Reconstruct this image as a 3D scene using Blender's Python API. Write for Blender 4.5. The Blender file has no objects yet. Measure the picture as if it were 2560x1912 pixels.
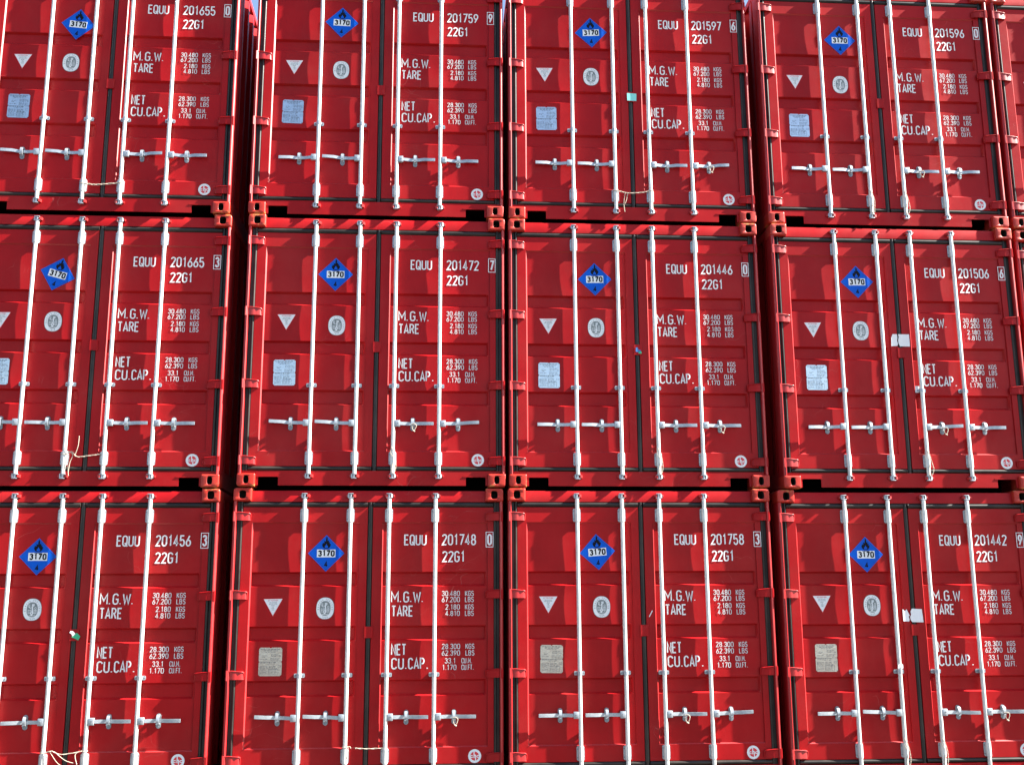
import bpy, bmesh, math, random
from mathutils import Vector, Matrix

scene = bpy.context.scene
C = scene.collection
random.seed(7)
W, H, L = 2.438, 2.591, 6.058
PITCH = 2.5992

# ------------------------------------------------------------------ camera
def cam_axes(yaw, pit, roll):
    cy, sy, cp, sp = math.cos(yaw), math.sin(yaw), math.cos(pit), math.sin(pit)
    f = Vector((sy*cp, cy*cp, sp)); r = Vector((cy, -sy, 0)); u = r.cross(f)
    cr, sr = math.cos(roll), math.sin(roll)
    return cr*r + sr*u, -sr*r + cr*u, f
R_, U_, F_ = cam_axes(math.radians(3.93641), math.radians(11.72744), math.radians(-0.28322))
cd = bpy.data.cameras.new('camera')
cam = bpy.data.objects.new('camera', cd); C.objects.link(cam)
m = Matrix.Identity(4)
for k in range(3):
    m[k][0], m[k][1], m[k][2] = R_[k], U_[k], -F_[k]
m[0][3], m[1][3], m[2][3] = 4.542605, -9.980175, 1.506946
cam.matrix_world = m
cd.sensor_width = 36; cd.lens = 36*2730.65/2560
cd.clip_start = .1; cd.clip_end = 3000
scene.camera = cam

# ------------------------------------------------------------------ sky and sun
SUN_EL, SUN_AZ = 39.8, 7.15          # degrees; azimuth measured off the plane of the doors, from the right
el, az = math.radians(SUN_EL), math.radians(SUN_AZ)
sd = Vector((math.cos(el)*math.cos(az), -math.cos(el)*math.sin(az), math.sin(el)))
world = bpy.data.worlds.new('World'); scene.world = world; world.use_nodes = True
nt = world.node_tree; nt.nodes.clear()
sky = nt.nodes.new('ShaderNodeTexSky'); sky.sky_type = 'NISHITA'; sky.sun_disc = False
sky.sun_elevation = el; sky.sun_rotation = math.atan2(sd.x, sd.y)
sky.air_density = 1.0; sky.dust_density = 1.2; sky.ozone_density = 1.0
bg = nt.nodes.new('ShaderNodeBackground'); bg.inputs['Strength'].default_value = 0.05
wo = nt.nodes.new('ShaderNodeOutputWorld')
nt.links.new(sky.outputs[0], bg.inputs[0]); nt.links.new(bg.outputs[0], wo.inputs[0])
sl = bpy.data.lights.new('sun', 'SUN'); sl.energy = 5.0; sl.angle = math.radians(.53); sl.color = (1, .95, .86)
sun = bpy.data.objects.new('sun', sl); C.objects.link(sun)
sun.rotation_euler = sd.to_track_quat('Z', 'Y').to_euler()
scene.view_settings.view_transform = 'Standard'; scene.view_settings.look = 'None'
scene.view_settings.gamma = 1; scene.view_settings.exposure = 2.68

# ------------------------------------------------------------------ materials
def mat(name, col, rough=.5, metal=0., spec=.5, var=0., var_scale=3., bump=0., bump_scale=60., rust=0.,
        rust_scale=14., dust=0., scratch=0.):
    M = bpy.data.materials.new(name); M.use_nodes = True
    t = M.node_tree; b = t.nodes['Principled BSDF']
    b.inputs['Base Color'].default_value = (*col, 1); b.inputs['Roughness'].default_value = rough
    b.inputs['Metallic'].default_value = metal; b.inputs['Specular IOR Level'].default_value = spec
    N = t.nodes.new; K = t.links.new
    if not (var or bump or rust or dust or scratch): return M
    tc = N('ShaderNodeTexCoord'); oi = N('ShaderNodeObjectInfo')
    add = N('ShaderNodeVectorMath'); add.operation = 'ADD'
    geo = N('ShaderNodeNewGeometry')
    K(geo.outputs['Position'], add.inputs[0]); K(oi.outputs['Random'], add.inputs[1])
    cur = None
    def mixc(fac, a, bcol, amount=None):
        mx = N('ShaderNodeMix'); mx.data_type = 'RGBA'
        K(fac, mx.inputs[0])
        if a is None: mx.inputs[6].default_value = (*col, 1)
        else: K(a, mx.inputs[6])
        mx.inputs[7].default_value = (*bcol, 1)
        return mx.outputs[2]
    def ramp(src, lo, hi, mx=1., invert=False):
        r = N('ShaderNodeMapRange'); K(src, r.inputs[0])
        r.inputs[1].default_value = lo; r.inputs[2].default_value = hi
        r.inputs[3].default_value = mx if invert else 0; r.inputs[4].default_value = 0 if invert else mx
        r.clamp = True
        return r.outputs[0]
    def noise(scale, detail=4, rgh=.6, vec=None):
        n = N('ShaderNodeTexNoise'); n.inputs['Scale'].default_value = scale
        n.inputs['Detail'].default_value = detail; n.inputs['Roughness'].default_value = rgh
        K(vec or add.outputs[0], n.inputs['Vector']); return n.outputs[0]
    if var:
        f = ramp(noise(var_scale, 5), .38, .68)
        cur = mixc(f, cur, tuple(c*(1-var) for c in col))
        # vertical weather streaks
        mp = N('ShaderNodeMapping'); mp.inputs['Scale'].default_value = (9, 9, .7); K(add.outputs[0], mp.inputs[0])
        f = ramp(noise(4, 4, .6, mp.outputs[0]), .52, .8, .5*var+.04)
        cur = mixc(f, cur, (col[0]*.85+.03, col[1]+.014, col[2]+.012))
    if dust:
        f = ramp(noise(1.7, 6, .65), .45, .8, dust)
        cur = mixc(f, cur, (.34, .25, .2))
    if scratch:
        w = N('ShaderNodeTexVoronoi'); w.feature = 'DISTANCE_TO_EDGE'; w.inputs['Scale'].default_value = 2.3
        mp = N('ShaderNodeMapping'); mp.inputs['Scale'].default_value = (1, 1, 2.6); mp.inputs['Rotation'].default_value = (0, .6, 0)
        nz = N('ShaderNodeTexNoise'); nz.inputs['Scale'].default_value = 2.; K(add.outputs[0], nz.inputs['Vector'])
        vm = N('ShaderNodeVectorMath'); vm.operation = 'MULTIPLY_ADD'; vm.inputs[1].default_value = (.8, .8, .8)
        K(nz.outputs[1], vm.inputs[0]); K(add.outputs[0], vm.inputs[2]); K(vm.outputs[0], mp.inputs[0])
        K(mp.outputs[0], w.inputs['Vector'])
        line = ramp(w.outputs['Distance'], .0015, .004, 1., True)
        gate = ramp(noise(1.3, 3), .57, .64, scratch)
        mu = N('ShaderNodeMath'); mu.operation = 'MULTIPLY'; K(line, mu.inputs[0]); K(gate, mu.inputs[1])
        cur = mixc(mu.outputs[0], cur, (col[0]*.75+.12, col[1]+.07, col[2]+.06))
    if rust:
        # rust creeps in from the bearing face of a casting and in isolated chips
        sx = N('ShaderNodeSeparateXYZ'); K(tc.outputs['Object'], sx.inputs[0])
        e = ramp(sx.outputs[2], .0, .035, 1., True)
        n1 = noise(rust_scale, 6, .7)
        a = N('ShaderNodeMath'); a.operation = 'MULTIPLY_ADD'; K(e, a.inputs[0]); a.inputs[1].default_value = .15; K(n1, a.inputs[2])
        f = ramp(a.outputs[0], .66-.1*rust, .74-.1*rust, .9)
        cur = mixc(f, cur, (.42, .17, .055))
    if cur is not None: K(cur, b.inputs['Base Color'])
    rr = N('ShaderNodeMapRange'); K(noise(6, 4), rr.inputs[0]); rr.inputs[3].default_value = max(rough-.1, .05); rr.inputs[4].default_value = min(rough+.12, 1)
    K(rr.outputs[0], b.inputs['Roughness'])
    if bump:
        bp = N('ShaderNodeBump'); bp.inputs['Strength'].default_value = bump; bp.inputs['Distance'].default_value = .01
        K(noise(bump_scale, 3), bp.inputs['Height']); K(bp.outputs[0], b.inputs['Normal'])
    return M

RED = (.335, .0070, .0095)
M = dict(
    red=mat('red_paint', RED, .34, spec=.12, var=.22, var_scale=1.6, dust=.05, scratch=.8, bump=.12, bump_scale=3.5),
    frame=mat('red_frame_paint', (.35, .0085, .011), .42, spec=.5, var=.2, dust=.08, bump=.05, bump_scale=12.),
    casting=mat('cast_steel_red', (.40, .022, .013), .42, spec=.3, var=.25, var_scale=10, rust=.28, dust=.10, bump=.05, bump_scale=60),
    keeper=mat('red_keeper_paint', (.36, .015, .015), .45, var=.2, var_scale=20),
    zinc=mat('galvanised_steel', (.62, .63, .61), .36, metal=.25, var=.2, var_scale=14, bump=.05, bump_scale=40),
    bright=mat('galvanised_forging', (.40, .44, .48), .4, metal=.55, var=.2, var_scale=30, bump=.1, bump_scale=90),
    dull=mat('weathered_zinc', (.27, .30, .33), .5, metal=.5, var=.2, var_scale=30),
    bolt=mat('bolt_steel', (.22, .24, .27), .5, metal=.6),
    rubber=mat('rubber_gasket', (.014, .012, .011), .42, spec=.3, var=.3, var_scale=8, dust=.12),
    white=mat('white_marking', (.78, .78, .78), .5, spec=.2, var=.22, var_scale=45),
    white_small=mat('thin_white_marking', (.62, .62, .63), .5, spec=.2, var=.25, var_scale=60),
    blue=mat('blue_placard', (.001, .095, .56), .45, spec=.12, var=.12, var_scale=9),
    blue_dark=mat('dark_blue_line', (.008, .02, .16), .35),
    black=mat('black_print', (.006, .006, .01), .6, spec=.1),
    label=mat('white_vinyl', (.74, .77, .78), .4, spec=.25, var=.12, var_scale=30),
    grey=mat('grey_print', (.17, .20, .20), .45),
    redprint=mat('red_print', (.6, .03, .04), .45),
    plateprint=mat('dark_plate_print', (.09, .10, .11), .5),
    plate=mat('stainless_plate', (.60, .61, .62), .16, metal=1., var=.15, var_scale=18, bump=.08, bump_scale=40),
    rope=mat('white_rope', (.45, .39, .31), .9, var=.2, var_scale=60),
    paper=mat('white_paper', (.78, .79, .80), .7, var=.06, var_scale=12),
    teal=mat('teal_tape', (.22, .66, .62), .5),
    green=mat('green_paper', (.03, .42, .2), .6),
    bluebit=mat('blue_sticker', (.03, .16, .42), .5),
    cavity=mat('shaded_casting_cavity', (.02, .012, .01), .9),  # bare hole interior; its shade is painted in as near black
    under_shade=mat('underside_shade_black', (.006, .005, .005), .8, spec=.1),  # steel underside coloured near black, painting in the shade of notches and gaps
    floor_shade=mat('shaded_plywood_floor', (.008, .006, .005), .8, spec=.1),  # plywood floor blackened, the shade under the container put into its colour
    roof=mat('red_roof_paint', (.12, .012, .012), .5, var=.3, dust=.5),
    concrete=mat('yard_concrete', (.055, .046, .038), .85, var=.25, var_scale=.35, bump=.3, bump_scale=30),
)

# ------------------------------------------------------------------ mesh helpers
class MB:
    def __init__(s): s.v = []; s.f = []; s.m = []; s.sm = []; s.mats = []
    def mi(s, key):
        if key not in s.mats: s.mats.append(key)
        return s.mats.index(key)
    def add(s, vs, fs, key, smooth=False):
        o = len(s.v); s.v += [tuple(v) for v in vs]; k = s.mi(key)
        for f in fs: s.f.append([o+i for i in f]); s.m.append(k); s.sm.append(smooth)
    def box(s, x0, x1, y0, y1, z0, z1, key, bev=0.):
        if bev <= 0:
            vs = [(x, y, z) for z in (z0, z1) for y in (y0, y1) for x in (x0, x1)]
            s.add(vs, [(0, 2, 3, 1), (4, 5, 7, 6), (0, 1, 5, 4), (2, 6, 7, 3), (0, 4, 6, 2), (1, 3, 7, 5)], key); return
        bm = bmesh.new(); bmesh.ops.create_cube(bm, size=1)
        for v in bm.verts:
            v.co = Vector(((x0+x1)/2+v.co.x*(x1-x0), (y0+y1)/2+v.co.y*(y1-y0), (z0+z1)/2+v.co.z*(z1-z0)))
        bmesh.ops.bevel(bm, geom=bm.edges[:], offset=bev, segments=2, affect='EDGES', profile=.5)
        s.bm(bm, key, True)
    def bm(s, bm, key, smooth=False):
        bm.verts.index_update()
        s.add([v.co[:] for v in bm.verts], [[v.index for v in f.verts] for f in bm.faces], key, smooth); bm.free()
    def prism(s, pts, axis, a, b, key, smooth=False):
        """closed outline extruded along an axis; pts are the other two coords in order"""
        def mk(p, t):
            return {'x': (t, p[0], p[1]), 'y': (p[0], t, p[1]), 'z': (p[0], p[1], t)}[axis]
        n = len(pts)
        vs = [mk(p, a) for p in pts]+[mk(p, b) for p in pts]
        fs = [[i, (i+1) % n, n+(i+1) % n, n+i] for i in range(n)]+[list(range(n))[::-1], list(range(n, 2*n))]
        s.add(vs, fs, key, smooth)
    def cyl(s, p0, p1, r, key, n=12, r1=None, caps=True):
        p0, p1 = Vector(p0), Vector(p1); d = (p1-p0).normalized()
        a = d.orthogonal().normalized(); b = d.cross(a); r1 = r if r1 is None else r1
        vs = []
        for p, q in ((p0, r), (p1, r1)):
            for i in range(n):
                t = 2*math.pi*i/n; vs.append(p+(a*math.cos(t)+b*math.sin(t))*q)
        s.add(vs, [[i, (i+1) % n, n+(i+1) % n, n+i] for i in range(n)], key, True)
        if caps: s.add(vs, [list(range(n))[::-1], list(range(n, 2*n))], key)
    def tube(s, pts, r, key, n=8):
        pts = [Vector(p) for p in pts]; rings = []; a = None
        for i, p in enumerate(pts):
            d = (pts[min(i+1, len(pts)-1)]-pts[max(i-1, 0)]).normalized()
            a = d.orthogonal().normalized() if a is None else (a-d*a.dot(d)).normalized()
            b = d.cross(a)
            rings.append([p+(a*math.cos(2*math.pi*k/n)+b*math.sin(2*math.pi*k/n))*r for k in range(n)])
        vs = [v for q in rings for v in q]
        fs = [[i*n+k, i*n+(k+1) % n, (i+1)*n+(k+1) % n, (i+1)*n+k] for i in range(len(pts)-1) for k in range(n)]
        fs += [list(range(n))[::-1], [(len(pts)-1)*n+k for k in range(n)]]
        s.add(vs, fs, key, True)
    def flat(s, pts, y, key, t=.0):
        """flat polygon facing -y"""
        s.add([(p[0], y, p[1]) for p in pts], [list(range(len(pts)))], key)
    def mesh(s, name, fixn=True):
        me = bpy.data.meshes.new(name); me.from_pydata(s.v, [], s.f)
        for k in s.mats: me.materials.append(M[k])
        for p, k, q in zip(me.polygons, s.m, s.sm): p.material_index = k; p.use_smooth = q
        if fixn:
            bm = bmesh.new(); bm.from_mesh(me); bmesh.ops.recalc_face_normals(bm, faces=bm.faces[:]); bm.to_mesh(me); bm.free()
        if any(s.sm):
            try: me.set_sharp_from_angle(angle=math.radians(40))
            except Exception: pass
        me.update(); return me
    def obj(s, name, parent=None, loc=(0, 0, 0), fixn=True):
        o = bpy.data.objects.new(name, s.mesh(name, fixn)); C.objects.link(o)
        o.parent = parent; o.location = loc; return o

def tag(o, label=None, cat=None, group=None, kind=None):
    if label: o['label'] = label
    if cat: o['category'] = cat
    if group: o['group'] = group
    if kind: o['kind'] = kind
    return o

def spline(pts, n=6):
    """smooth a polyline (Catmull-Rom)"""
    P = [Vector(p) for p in pts]; out = []
    for i in range(len(P)-1):
        a, b, c, d = P[max(i-1, 0)], P[i], P[i+1], P[min(i+2, len(P)-1)]
        for k in range(n):
            t = k/n
            out.append(.5*((2*b)+(c-a)*t+(2*a-5*b+4*c-d)*t*t+(3*b-a-3*c+d)*t**3))
    return out+[P[-1]]

# ------------------------------------------------------------------ stencil lettering (single-stroke condensed letters)
def arc(cx, cy, rx, ry, a0, a1, n=7):
    return [(cx+rx*math.cos(math.radians(a0+(a1-a0)*i/n)), cy+ry*math.sin(math.radians(a0+(a1-a0)*i/n))) for i in range(n+1)]
r = .5
def oval_(w=1, h=2.4): # closed stadium
    return arc(w/2, h-r, w/2, r, 0, 180)+arc(w/2, r, w/2, r, 180, 360)+[(w, h-r)]
Hh = 2.4
G = {
 '0': (1, [oval_()]),
 '1': (.85, [[(.18, 1.9), (.52, Hh), (.52, 0)]]),
 '2': (1, [arc(.5, Hh-.5, .5, .5, 170, -25)+[(0, 0), (1, 0)]]),
 '3': (1, [arc(.5, Hh-.52, .46, .52, 165, -75, 9)+[(.42, 1.3)], [(.42, 1.3)]+arc(.5, .66, .5, .66, 80, -165, 10)]),
 '4': (1, [[(.66, 0), (.66, Hh), (0, .62), (1.04, .62)]]),
 '5': (1, [[(.92, Hh), (.1, Hh), (.04, 1.33)]+arc(.5, .72, .5, .76, 130, -165, 10)]),
 '6': (1, [[(.78, Hh), (.1, 1.05)], arc(.5, .68, .5, .68, 0, 360, 16)]),
 '7': (1, [[(0, Hh), (1, Hh), (.3, 0)]]),
 '8': (1, [arc(.5, .64, .5, .64, 0, 360, 16), arc(.5, 1.82, .43, .56, 0, 360, 14)]),
 '9': (1, [[(.22, 0), (.9, 1.35)], arc(.5, Hh-.68, .5, .68, 0, 360, 16)]),
 'A': (1.1, [[(0, 0), (.55, Hh), (1.1, 0)], [(.2, .68), (.9, .68)]]),
 'B': (1, [[(0, 0), (0, Hh), (.55, Hh)]+arc(.5, Hh-.55, .42, .55, 80, -80)+[(.05, 1.28)], [(.5, 1.28)]+arc(.52, .64, .46, .64, 80, -80)+[(0, 0)]]),
 'C': (1, [arc(.5, Hh-.5, .5, .5, 5, 180)+arc(.5, .5, .5, .5, 180, 355)]),
 'D': (1, [[(0, 0), (0, Hh), (.4, Hh)]+arc(.5, Hh-.5, .5, .5, 80, 0)+arc(.5, .5, .5, .5, 0, -80)+[(.4, 0), (0, 0)]]),
 'E': (.9, [[(.9, Hh), (0, Hh), (0, 0), (.9, 0)], [(0, 1.25), (.75, 1.25)]]),
 'F': (.9, [[(.9, Hh), (0, Hh), (0, 0)], [(0, 1.25), (.75, 1.25)]]),
 'G': (1, [arc(.5, Hh-.5, .5, .5, 5, 180)+arc(.5, .5, .5, .5, 180, 360)+[(1, 1.15), (.55, 1.15)]]),
 'H': (1, [[(0, 0), (0, Hh)], [(1, 0), (1, Hh)], [(0, 1.25), (1, 1.25)]]),
 'I': (.1, [[(.05, 0), (.05, Hh)]]),
 'K': (1, [[(0, 0), (0, Hh)], [(.95, Hh), (.05, 1.0)], [(.3, 1.35), (1, 0)]]),
 'L': (.85, [[(0, Hh), (0, 0), (.85, 0)]]),
 'M': (1.2, [[(0, 0), (0, Hh), (.6, .8), (1.2, Hh), (1.2, 0)]]),
 'N': (1, [[(0, 0), (0, Hh), (1, 0), (1, Hh)]]),
 'O': (1, [oval_()]),
 'P': (1, [[(0, 0), (0, Hh), (.5, Hh)]+arc(.45, Hh-.62, .5, .62, 80, -80)+[(.05, 1.15)]]),
 'Q': (1, [oval_(), [(.5, .75), (1.12, -.16)]]),
 'R': (1, [[(0, 0), (0, Hh), (.5, Hh)]+arc(.45, Hh-.6, .5, .6, 80, -80)+[(.05, 1.2)], [(.5, 1.2), (1, 0)]]),
 'S': (1, [arc(.5, Hh-.58, .48, .58, 20, 230, 9)+arc(.5, .62, .5, .66, 60, -160, 9)]),
 'T': (1, [[(0, Hh), (1, Hh)], [(.5, 0), (.5, Hh)]]),
 'U': (1, [[(0, Hh)]+arc(.5, .5, .5, .5, 180, 360)+[(1, Hh)]]),
 'V': (1, [[(0, Hh), (.5, 0), (1, Hh)]]),
 'W': (1.4, [[(0, Hh), (.35, 0), (.7, Hh*.8), (1.05, 0), (1.4, Hh)]]),
 'Y': (1, [[(0, Hh), (.5, 1.2), (1, Hh)], [(.5, 1.2), (.5, 0)]]),
 '.': (.16, [[(.08, -.02), (.08, .2)]]),
 ' ': (.6, []),
}
def strip(mb, pts, w, key, tf, lift=[0]):
    """flat stroke of width w along pts; tf maps (x,z)->world"""
    P = [Vector(p) for p in pts]; closed = (P[0]-P[-1]).length < 1e-5
    if closed: P = P[:-1]
    out = []; n = len(P)
    for i in range(n):
        pa = P[i-1] if (i or closed) else None; pb = P[(i+1) % n] if (i < n-1 or closed) else None
        d0 = (P[i]-pa).normalized() if pa is not None else None; d1 = (pb-P[i]).normalized() if pb is not None else None
        if d0 is None: d0 = d1
        if d1 is None: d1 = d0
        n0 = Vector((-d0.y, d0.x)); n1 = Vector((-d1.y, d1.x)); nn = (n0+n1)
        if nn.length < 1e-4: nn = n0
        nn.normalize(); k = min(1/max(nn.dot(n0), .3), 2.2)
        p = P[i]
        if not closed and i == 0: p = p-d1*w*.0
        out.append((p+nn*w/2*k, p-nn*w/2*k))
    if closed: out.append(out[0])
    lift[0] = (lift[0]+1) % 3
    vs = [tf(q, lift[0]) for pr in out for q in pr]
    mb.add(vs, [[2*i, 2*i+1, 2*i+3, 2*i+2] for i in range(len(out)-1)], key)
def text(mb, s, x, z, cap, y, key='white', width=None, stroke=.15, track=.5, right=False, scale_x=None):
    """letters on the plane y; x = left edge (or right edge when right=True), z = baseline, cap = height"""
    k = cap/Hh; sx = k if scale_x is None else scale_x
    adv = [G[c][0]+track for c in s]; tot = sum(adv)-track
    if width: sx = (width-stroke*cap)/tot
    w = stroke*cap; x0 = x+w/2 if not right else x-tot*sx-w/2
    kz = (cap-w)/Hh
    for c, a in zip(s, adv):
        for st in G[c][1]:
            strip(mb, [(x0+p[0]*sx, z+w/2+p[1]*kz) for p in st], w, key, lambda q, l: (q[0], y-.00025*l, q[1]))
        x0 += a*sx

# ------------------------------------------------------------------ container geometry
YP, YR, YF = .058, .085, .046       # depths behind the casting face: door panel, pressed recess, door frame
RODS = (.637, 1.053, 1.400, 1.820)
YROD, RR = .0255, .0180
REC = ((1.715, 1.840), (1.239, 1.366), (.764, .900))

def door_mesh(x0, x1, px0, px1, seed=0):
    mb = MB()
    z0, z1, pz0, pz1 = .190, 2.420, .326, 2.285
    # front of the frame as four members around the panel
    b = .004
    for (a0, a1, c0, c1) in ((x0, px0, z0, z1), (px1, x1, z0, z1), (px0, px1, z0, pz0), (px0, px1, pz1, z1)):
        mb.box(a0, a1, YF, .095, c0, c1, 'red')
    # panel: depth profile along z with sloped walls, closed at both ends of each recess
    s = .009
    e = .016
    zs = [(pz0, YP)]
    for (a, c) in sorted(REC):
        zs += [(a-.002, YP), (a+.016, YR), (c-.014, YR), (c+.002, YP)]
    zs.append((pz1, YP))
    # refine both ways and let the sheet pillow slightly between its pressed ribs, as thin pressed steel does
    rn = random.Random(seed*7+3+int(x0*10)); xs = [(px0+.0005, 0), (px0+.001, 1)]
    nx = 26; xa, xb = px0+.001, px1-e-.014
    xs += [(xa+(xb-xa)*k/nx, 1) for k in range(1, nx+1)]+[(px1-e, 0), (px1-.0005, 0)]
    full = []
    for (za, ya), (zb, yb) in zip(zs, zs[1:]):
        k = max(1, int(round((zb-za)/.045))) if ya == yb else 1
        full += [(za+(zb-za)*q/k, ya+(yb-ya)*q/k, za, zb, ya == yb) for q in range(k)]
    full.append((zs[-1][0], zs[-1][1], 0, 1, False)); zs = full
    waves = [(rn.uniform(1, 5), rn.uniform(1, 6), rn.uniform(0, 6.3), rn.uniform(0, 6.3)) for _ in range(5)]
    bul = {}
    def dip(x, z, za, zb, flat):
        if not flat: return 0
        u = (x-px0)/(px1-px0); v = (z-za)/(zb-za)
        if (za, zb) not in bul: bul[(za, zb)] = rn.uniform(.0006, .0020)
        w = .0013*sum(math.sin(a*x*3+p_)*math.sin(b_*z*2+q_) for a, b_, p_, q_ in waves)/2.2
        return max(0, bul[(za, zb)]+w)*min(1, math.sin(math.pi*min(max(u, 0), 1))*1.4)*math.sin(math.pi*v)**.7
    vs, fs = [], []
    for x, k in xs:
        for z, y, za, zb, fl in zs: vs.append((x, YP+(y-YP)*k+(dip(x, z, za, zb, fl) if k else 0), z))
    n = len(zs)
    for i in range(len(xs)-1):
        for j in range(n-1):
            fs.append([i*n+j, (i+1)*n+j, (i+1)*n+j+1, i*n+j+1])
    mb.add(vs, fs, 'red', True)
    # fillet welds between frame and panel
    g = .011
    mb.prism([(px0, YF+.001), (px0+g, YP+.0008), (px0, YP+.01)], 'z', pz0, pz1, 'frame')
    mb.prism([(YF+.001, pz0), (YP+.0008, pz0+g), (YP+.01, pz0)], 'x', px0, px1, 'frame')
    mb.prism([(YF+.001, pz1), (YP+.0008, pz1-g), (YP+.01, pz1)], 'x', px0, px1, 'frame')
    # back skin
    mb.box(px0, px1, .0955, .099, pz0, pz1, 'red')
    return mb

def gasket_mesh(left):
    mb = MB()
    def lip(x0, x1, z0, z1, y, horizontal):
        n = 7
        if horizontal:
            prof = [(y+.022-.022*math.sin(math.pi*i/n), z0+(z1-z0)*(.5-.5*math.cos(math.pi*i/n))) for i in range(n+1)]+[(.09, z1), (.09, z0)]
            mb.prism(prof, 'x', x0, x1, 'rubber', True)
        else:
            prof = [(x0+(x1-x0)*(.5-.5*math.cos(math.pi*i/n)), y+.022-.022*math.sin(math.pi*i/n)) for i in range(n+1)]+[(x1, .09), (x0, .09)]
            mb.prism(prof, 'z', z0, z1, 'rubber', True)
            if x0 < .1: mb.box(.0360, x0+.001, .056, .085, z0, z1, 'rubber')       # flange of the seal against the post
            elif x1 > W-.1: mb.box(x1-.001, W-.0360, .056, .085, z0, z1, 'rubber')
    c = 1.2305
    if left:
        lip(.060, .0875, .150, 2.468, .036, False)
        lip(.089, c-.024, .1495, .1885, .035, True); lip(.089, c-.024, 2.4215, 2.4675, .035, True)
        lip(c-.0235, c+.0235, .146, 2.468, .043, False)
    else:
        lip(W-.0875, W-.060, .150, 2.468, .036, False)
        lip(c+.024, W-.089, .1495, .1885, .035, True); lip(c+.024, W-.089, 2.4215, 2.4675, .035, True)
    return mb

def hinge_mesh(z, mirror):
    mb = MB(); h = .036; K_ = 'red' if mirror else 'frame'
    fx = (lambda x: W-x) if mirror else (lambda x: x)
    kn = [(.003, .034), (.003, .008), (.009, .0015), (.016, .0015), (.0300, .0155), (.0315, .034)]
    if mirror: kn = [(.003, .034), (.003, .012), (.008, .0062), (.024, .0062), (.0300, .014), (.0315, .034)]
    mb.prism([(fx(a), b_) for a, b_ in kn], 'z', z-.043, z+.043, K_)
    mb.cyl((fx(.013), .0195, z+.0432), (fx(.013), .0195, z+.050), .007, K_, 10)
    pr = [(.032, .0185), (.045, .0150), (.072, .0125), (.090, .0135), (.112, .0205), (.138, .0195), (.153, .0300), (.1590, .0455), (.092, .0455), (.090, .030), (.05, .030), (.032, .031)]
    pr = [(fx(a), b) for a, b in pr]
    # strap tapers: three stacked slices give it the raised middle and the flared edges
    mb.prism(pr, 'z', z-h, z+h*.80, K_)
    pr2 = [(.040, .022), (.070, .0165), (.136, .024), (.148, .0455), (.12, .0455), (.09, .031), (.04, .029)]
    mb.prism([(fx(a), b) for a, b in pr2], 'z', z+h*.8+.0005, z+h, K_)
    bead = [(.030, .012, z+h*.98), (.050, .0125, z+h*1.06), (.080, .0130, z+h*1.0), (.115, .0165, z+h*.90), (.142, .0190, z+h*.80), (.1555, .0285, z+h*.62), (.1575, .0320, z+h*.1), (.1560, .0330, z-h*.7)]
    mb.tube(spline([(fx(a), b_, c_) for a, b_, c_ in bead], 4), .0046, K_, 8)
    return mb

def rod_mesh(i):
    """one locking rod with its top and bottom cams and keepers"""
    mb = MB(); x = RODS[i]; s = 1 if i < 2 else -1
    mb.cyl((x, YROD, .118), (x, YROD, 2.494), RR, 'zinc', 20)
    for zc, d in ((2.522, 1), (.098, -1)):
        # collar, two cam flanges and the hooked nose
        mb.cyl((x, YROD, zc-d*.045), (x, YROD, zc-d*.016), RR*.82, 'bright', 14)
        mb.box(x-.028, x+.024, .010, .042, zc-d*.018-.003, zc-d*.018+.003, 'bright', .0015)
        mb.box(x-.026, x+.020, .008, .042, zc+d*.020-.0035, zc+d*.020+.0035, 'bright', .0015)
        mb.cyl((x-.002, YROD, zc-d*.018), (x-.002, YROD, zc+d*.020), .0125, 'bright', 12)
        mb.prism([(x-.016*s, .012), (x-.030*s, .020), (x-.024*s, .038), (x-.012*s, .036)], 'z', zc-.013, zc+.016, 'bright')
        # keeper lugs welded to the header or sill, painted with it
        mb.prism([(x+.014*s, .045), (x+.014*s, .020), (x+.024*s, .010), (x+.040*s, .014), (x+.046*s, .045)], 'z', zc-.012, zc+.013, 'keeper')
        mb.box(min(x-.046*s, x-.032*s), max(x-.046*s, x-.032*s), .022, .045, zc-.010, zc+.010, 'keeper', .002)
    return mb

def bracket_mesh(x, z0, z1):
    mb = MB(); xm = x-.002
    o = [(xm-.035, z0+.012), (xm-.025, z0), (xm+.025, z0), (xm+.035, z0+.012), (xm+.035, z1-.012), (xm+.025, z1), (xm-.025, z1), (xm-.035, z1-.012)]
    mb.prism(o, 'y', .039, .0455, 'bright')
    n = 9; ro = .0235; zz0, zz1 = z0-.012 if z0 < 1 else z0-.012, z1+.012 if z0 > 1 else z1+.012
    prof = [(x+ro*math.cos(math.pi*(1+i/n)), YROD+.002+ro*math.sin(math.pi*(1+i/n))) for i in range(n+1)]
    prof = [(x-ro, .0388)]+prof+[(x+ro, .0388)]
    mb.prism(prof, 'z', z0+.002, z1-.002, 'zinc', True)
    for sx in (-1, 1):
        for zb in (z0+.026, z1-.026):
            mb.cyl((xm+sx*.0285, .0392, zb), (xm+sx*.0285, .035, zb), .0052, 'bolt', 8)
    return mb

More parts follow.
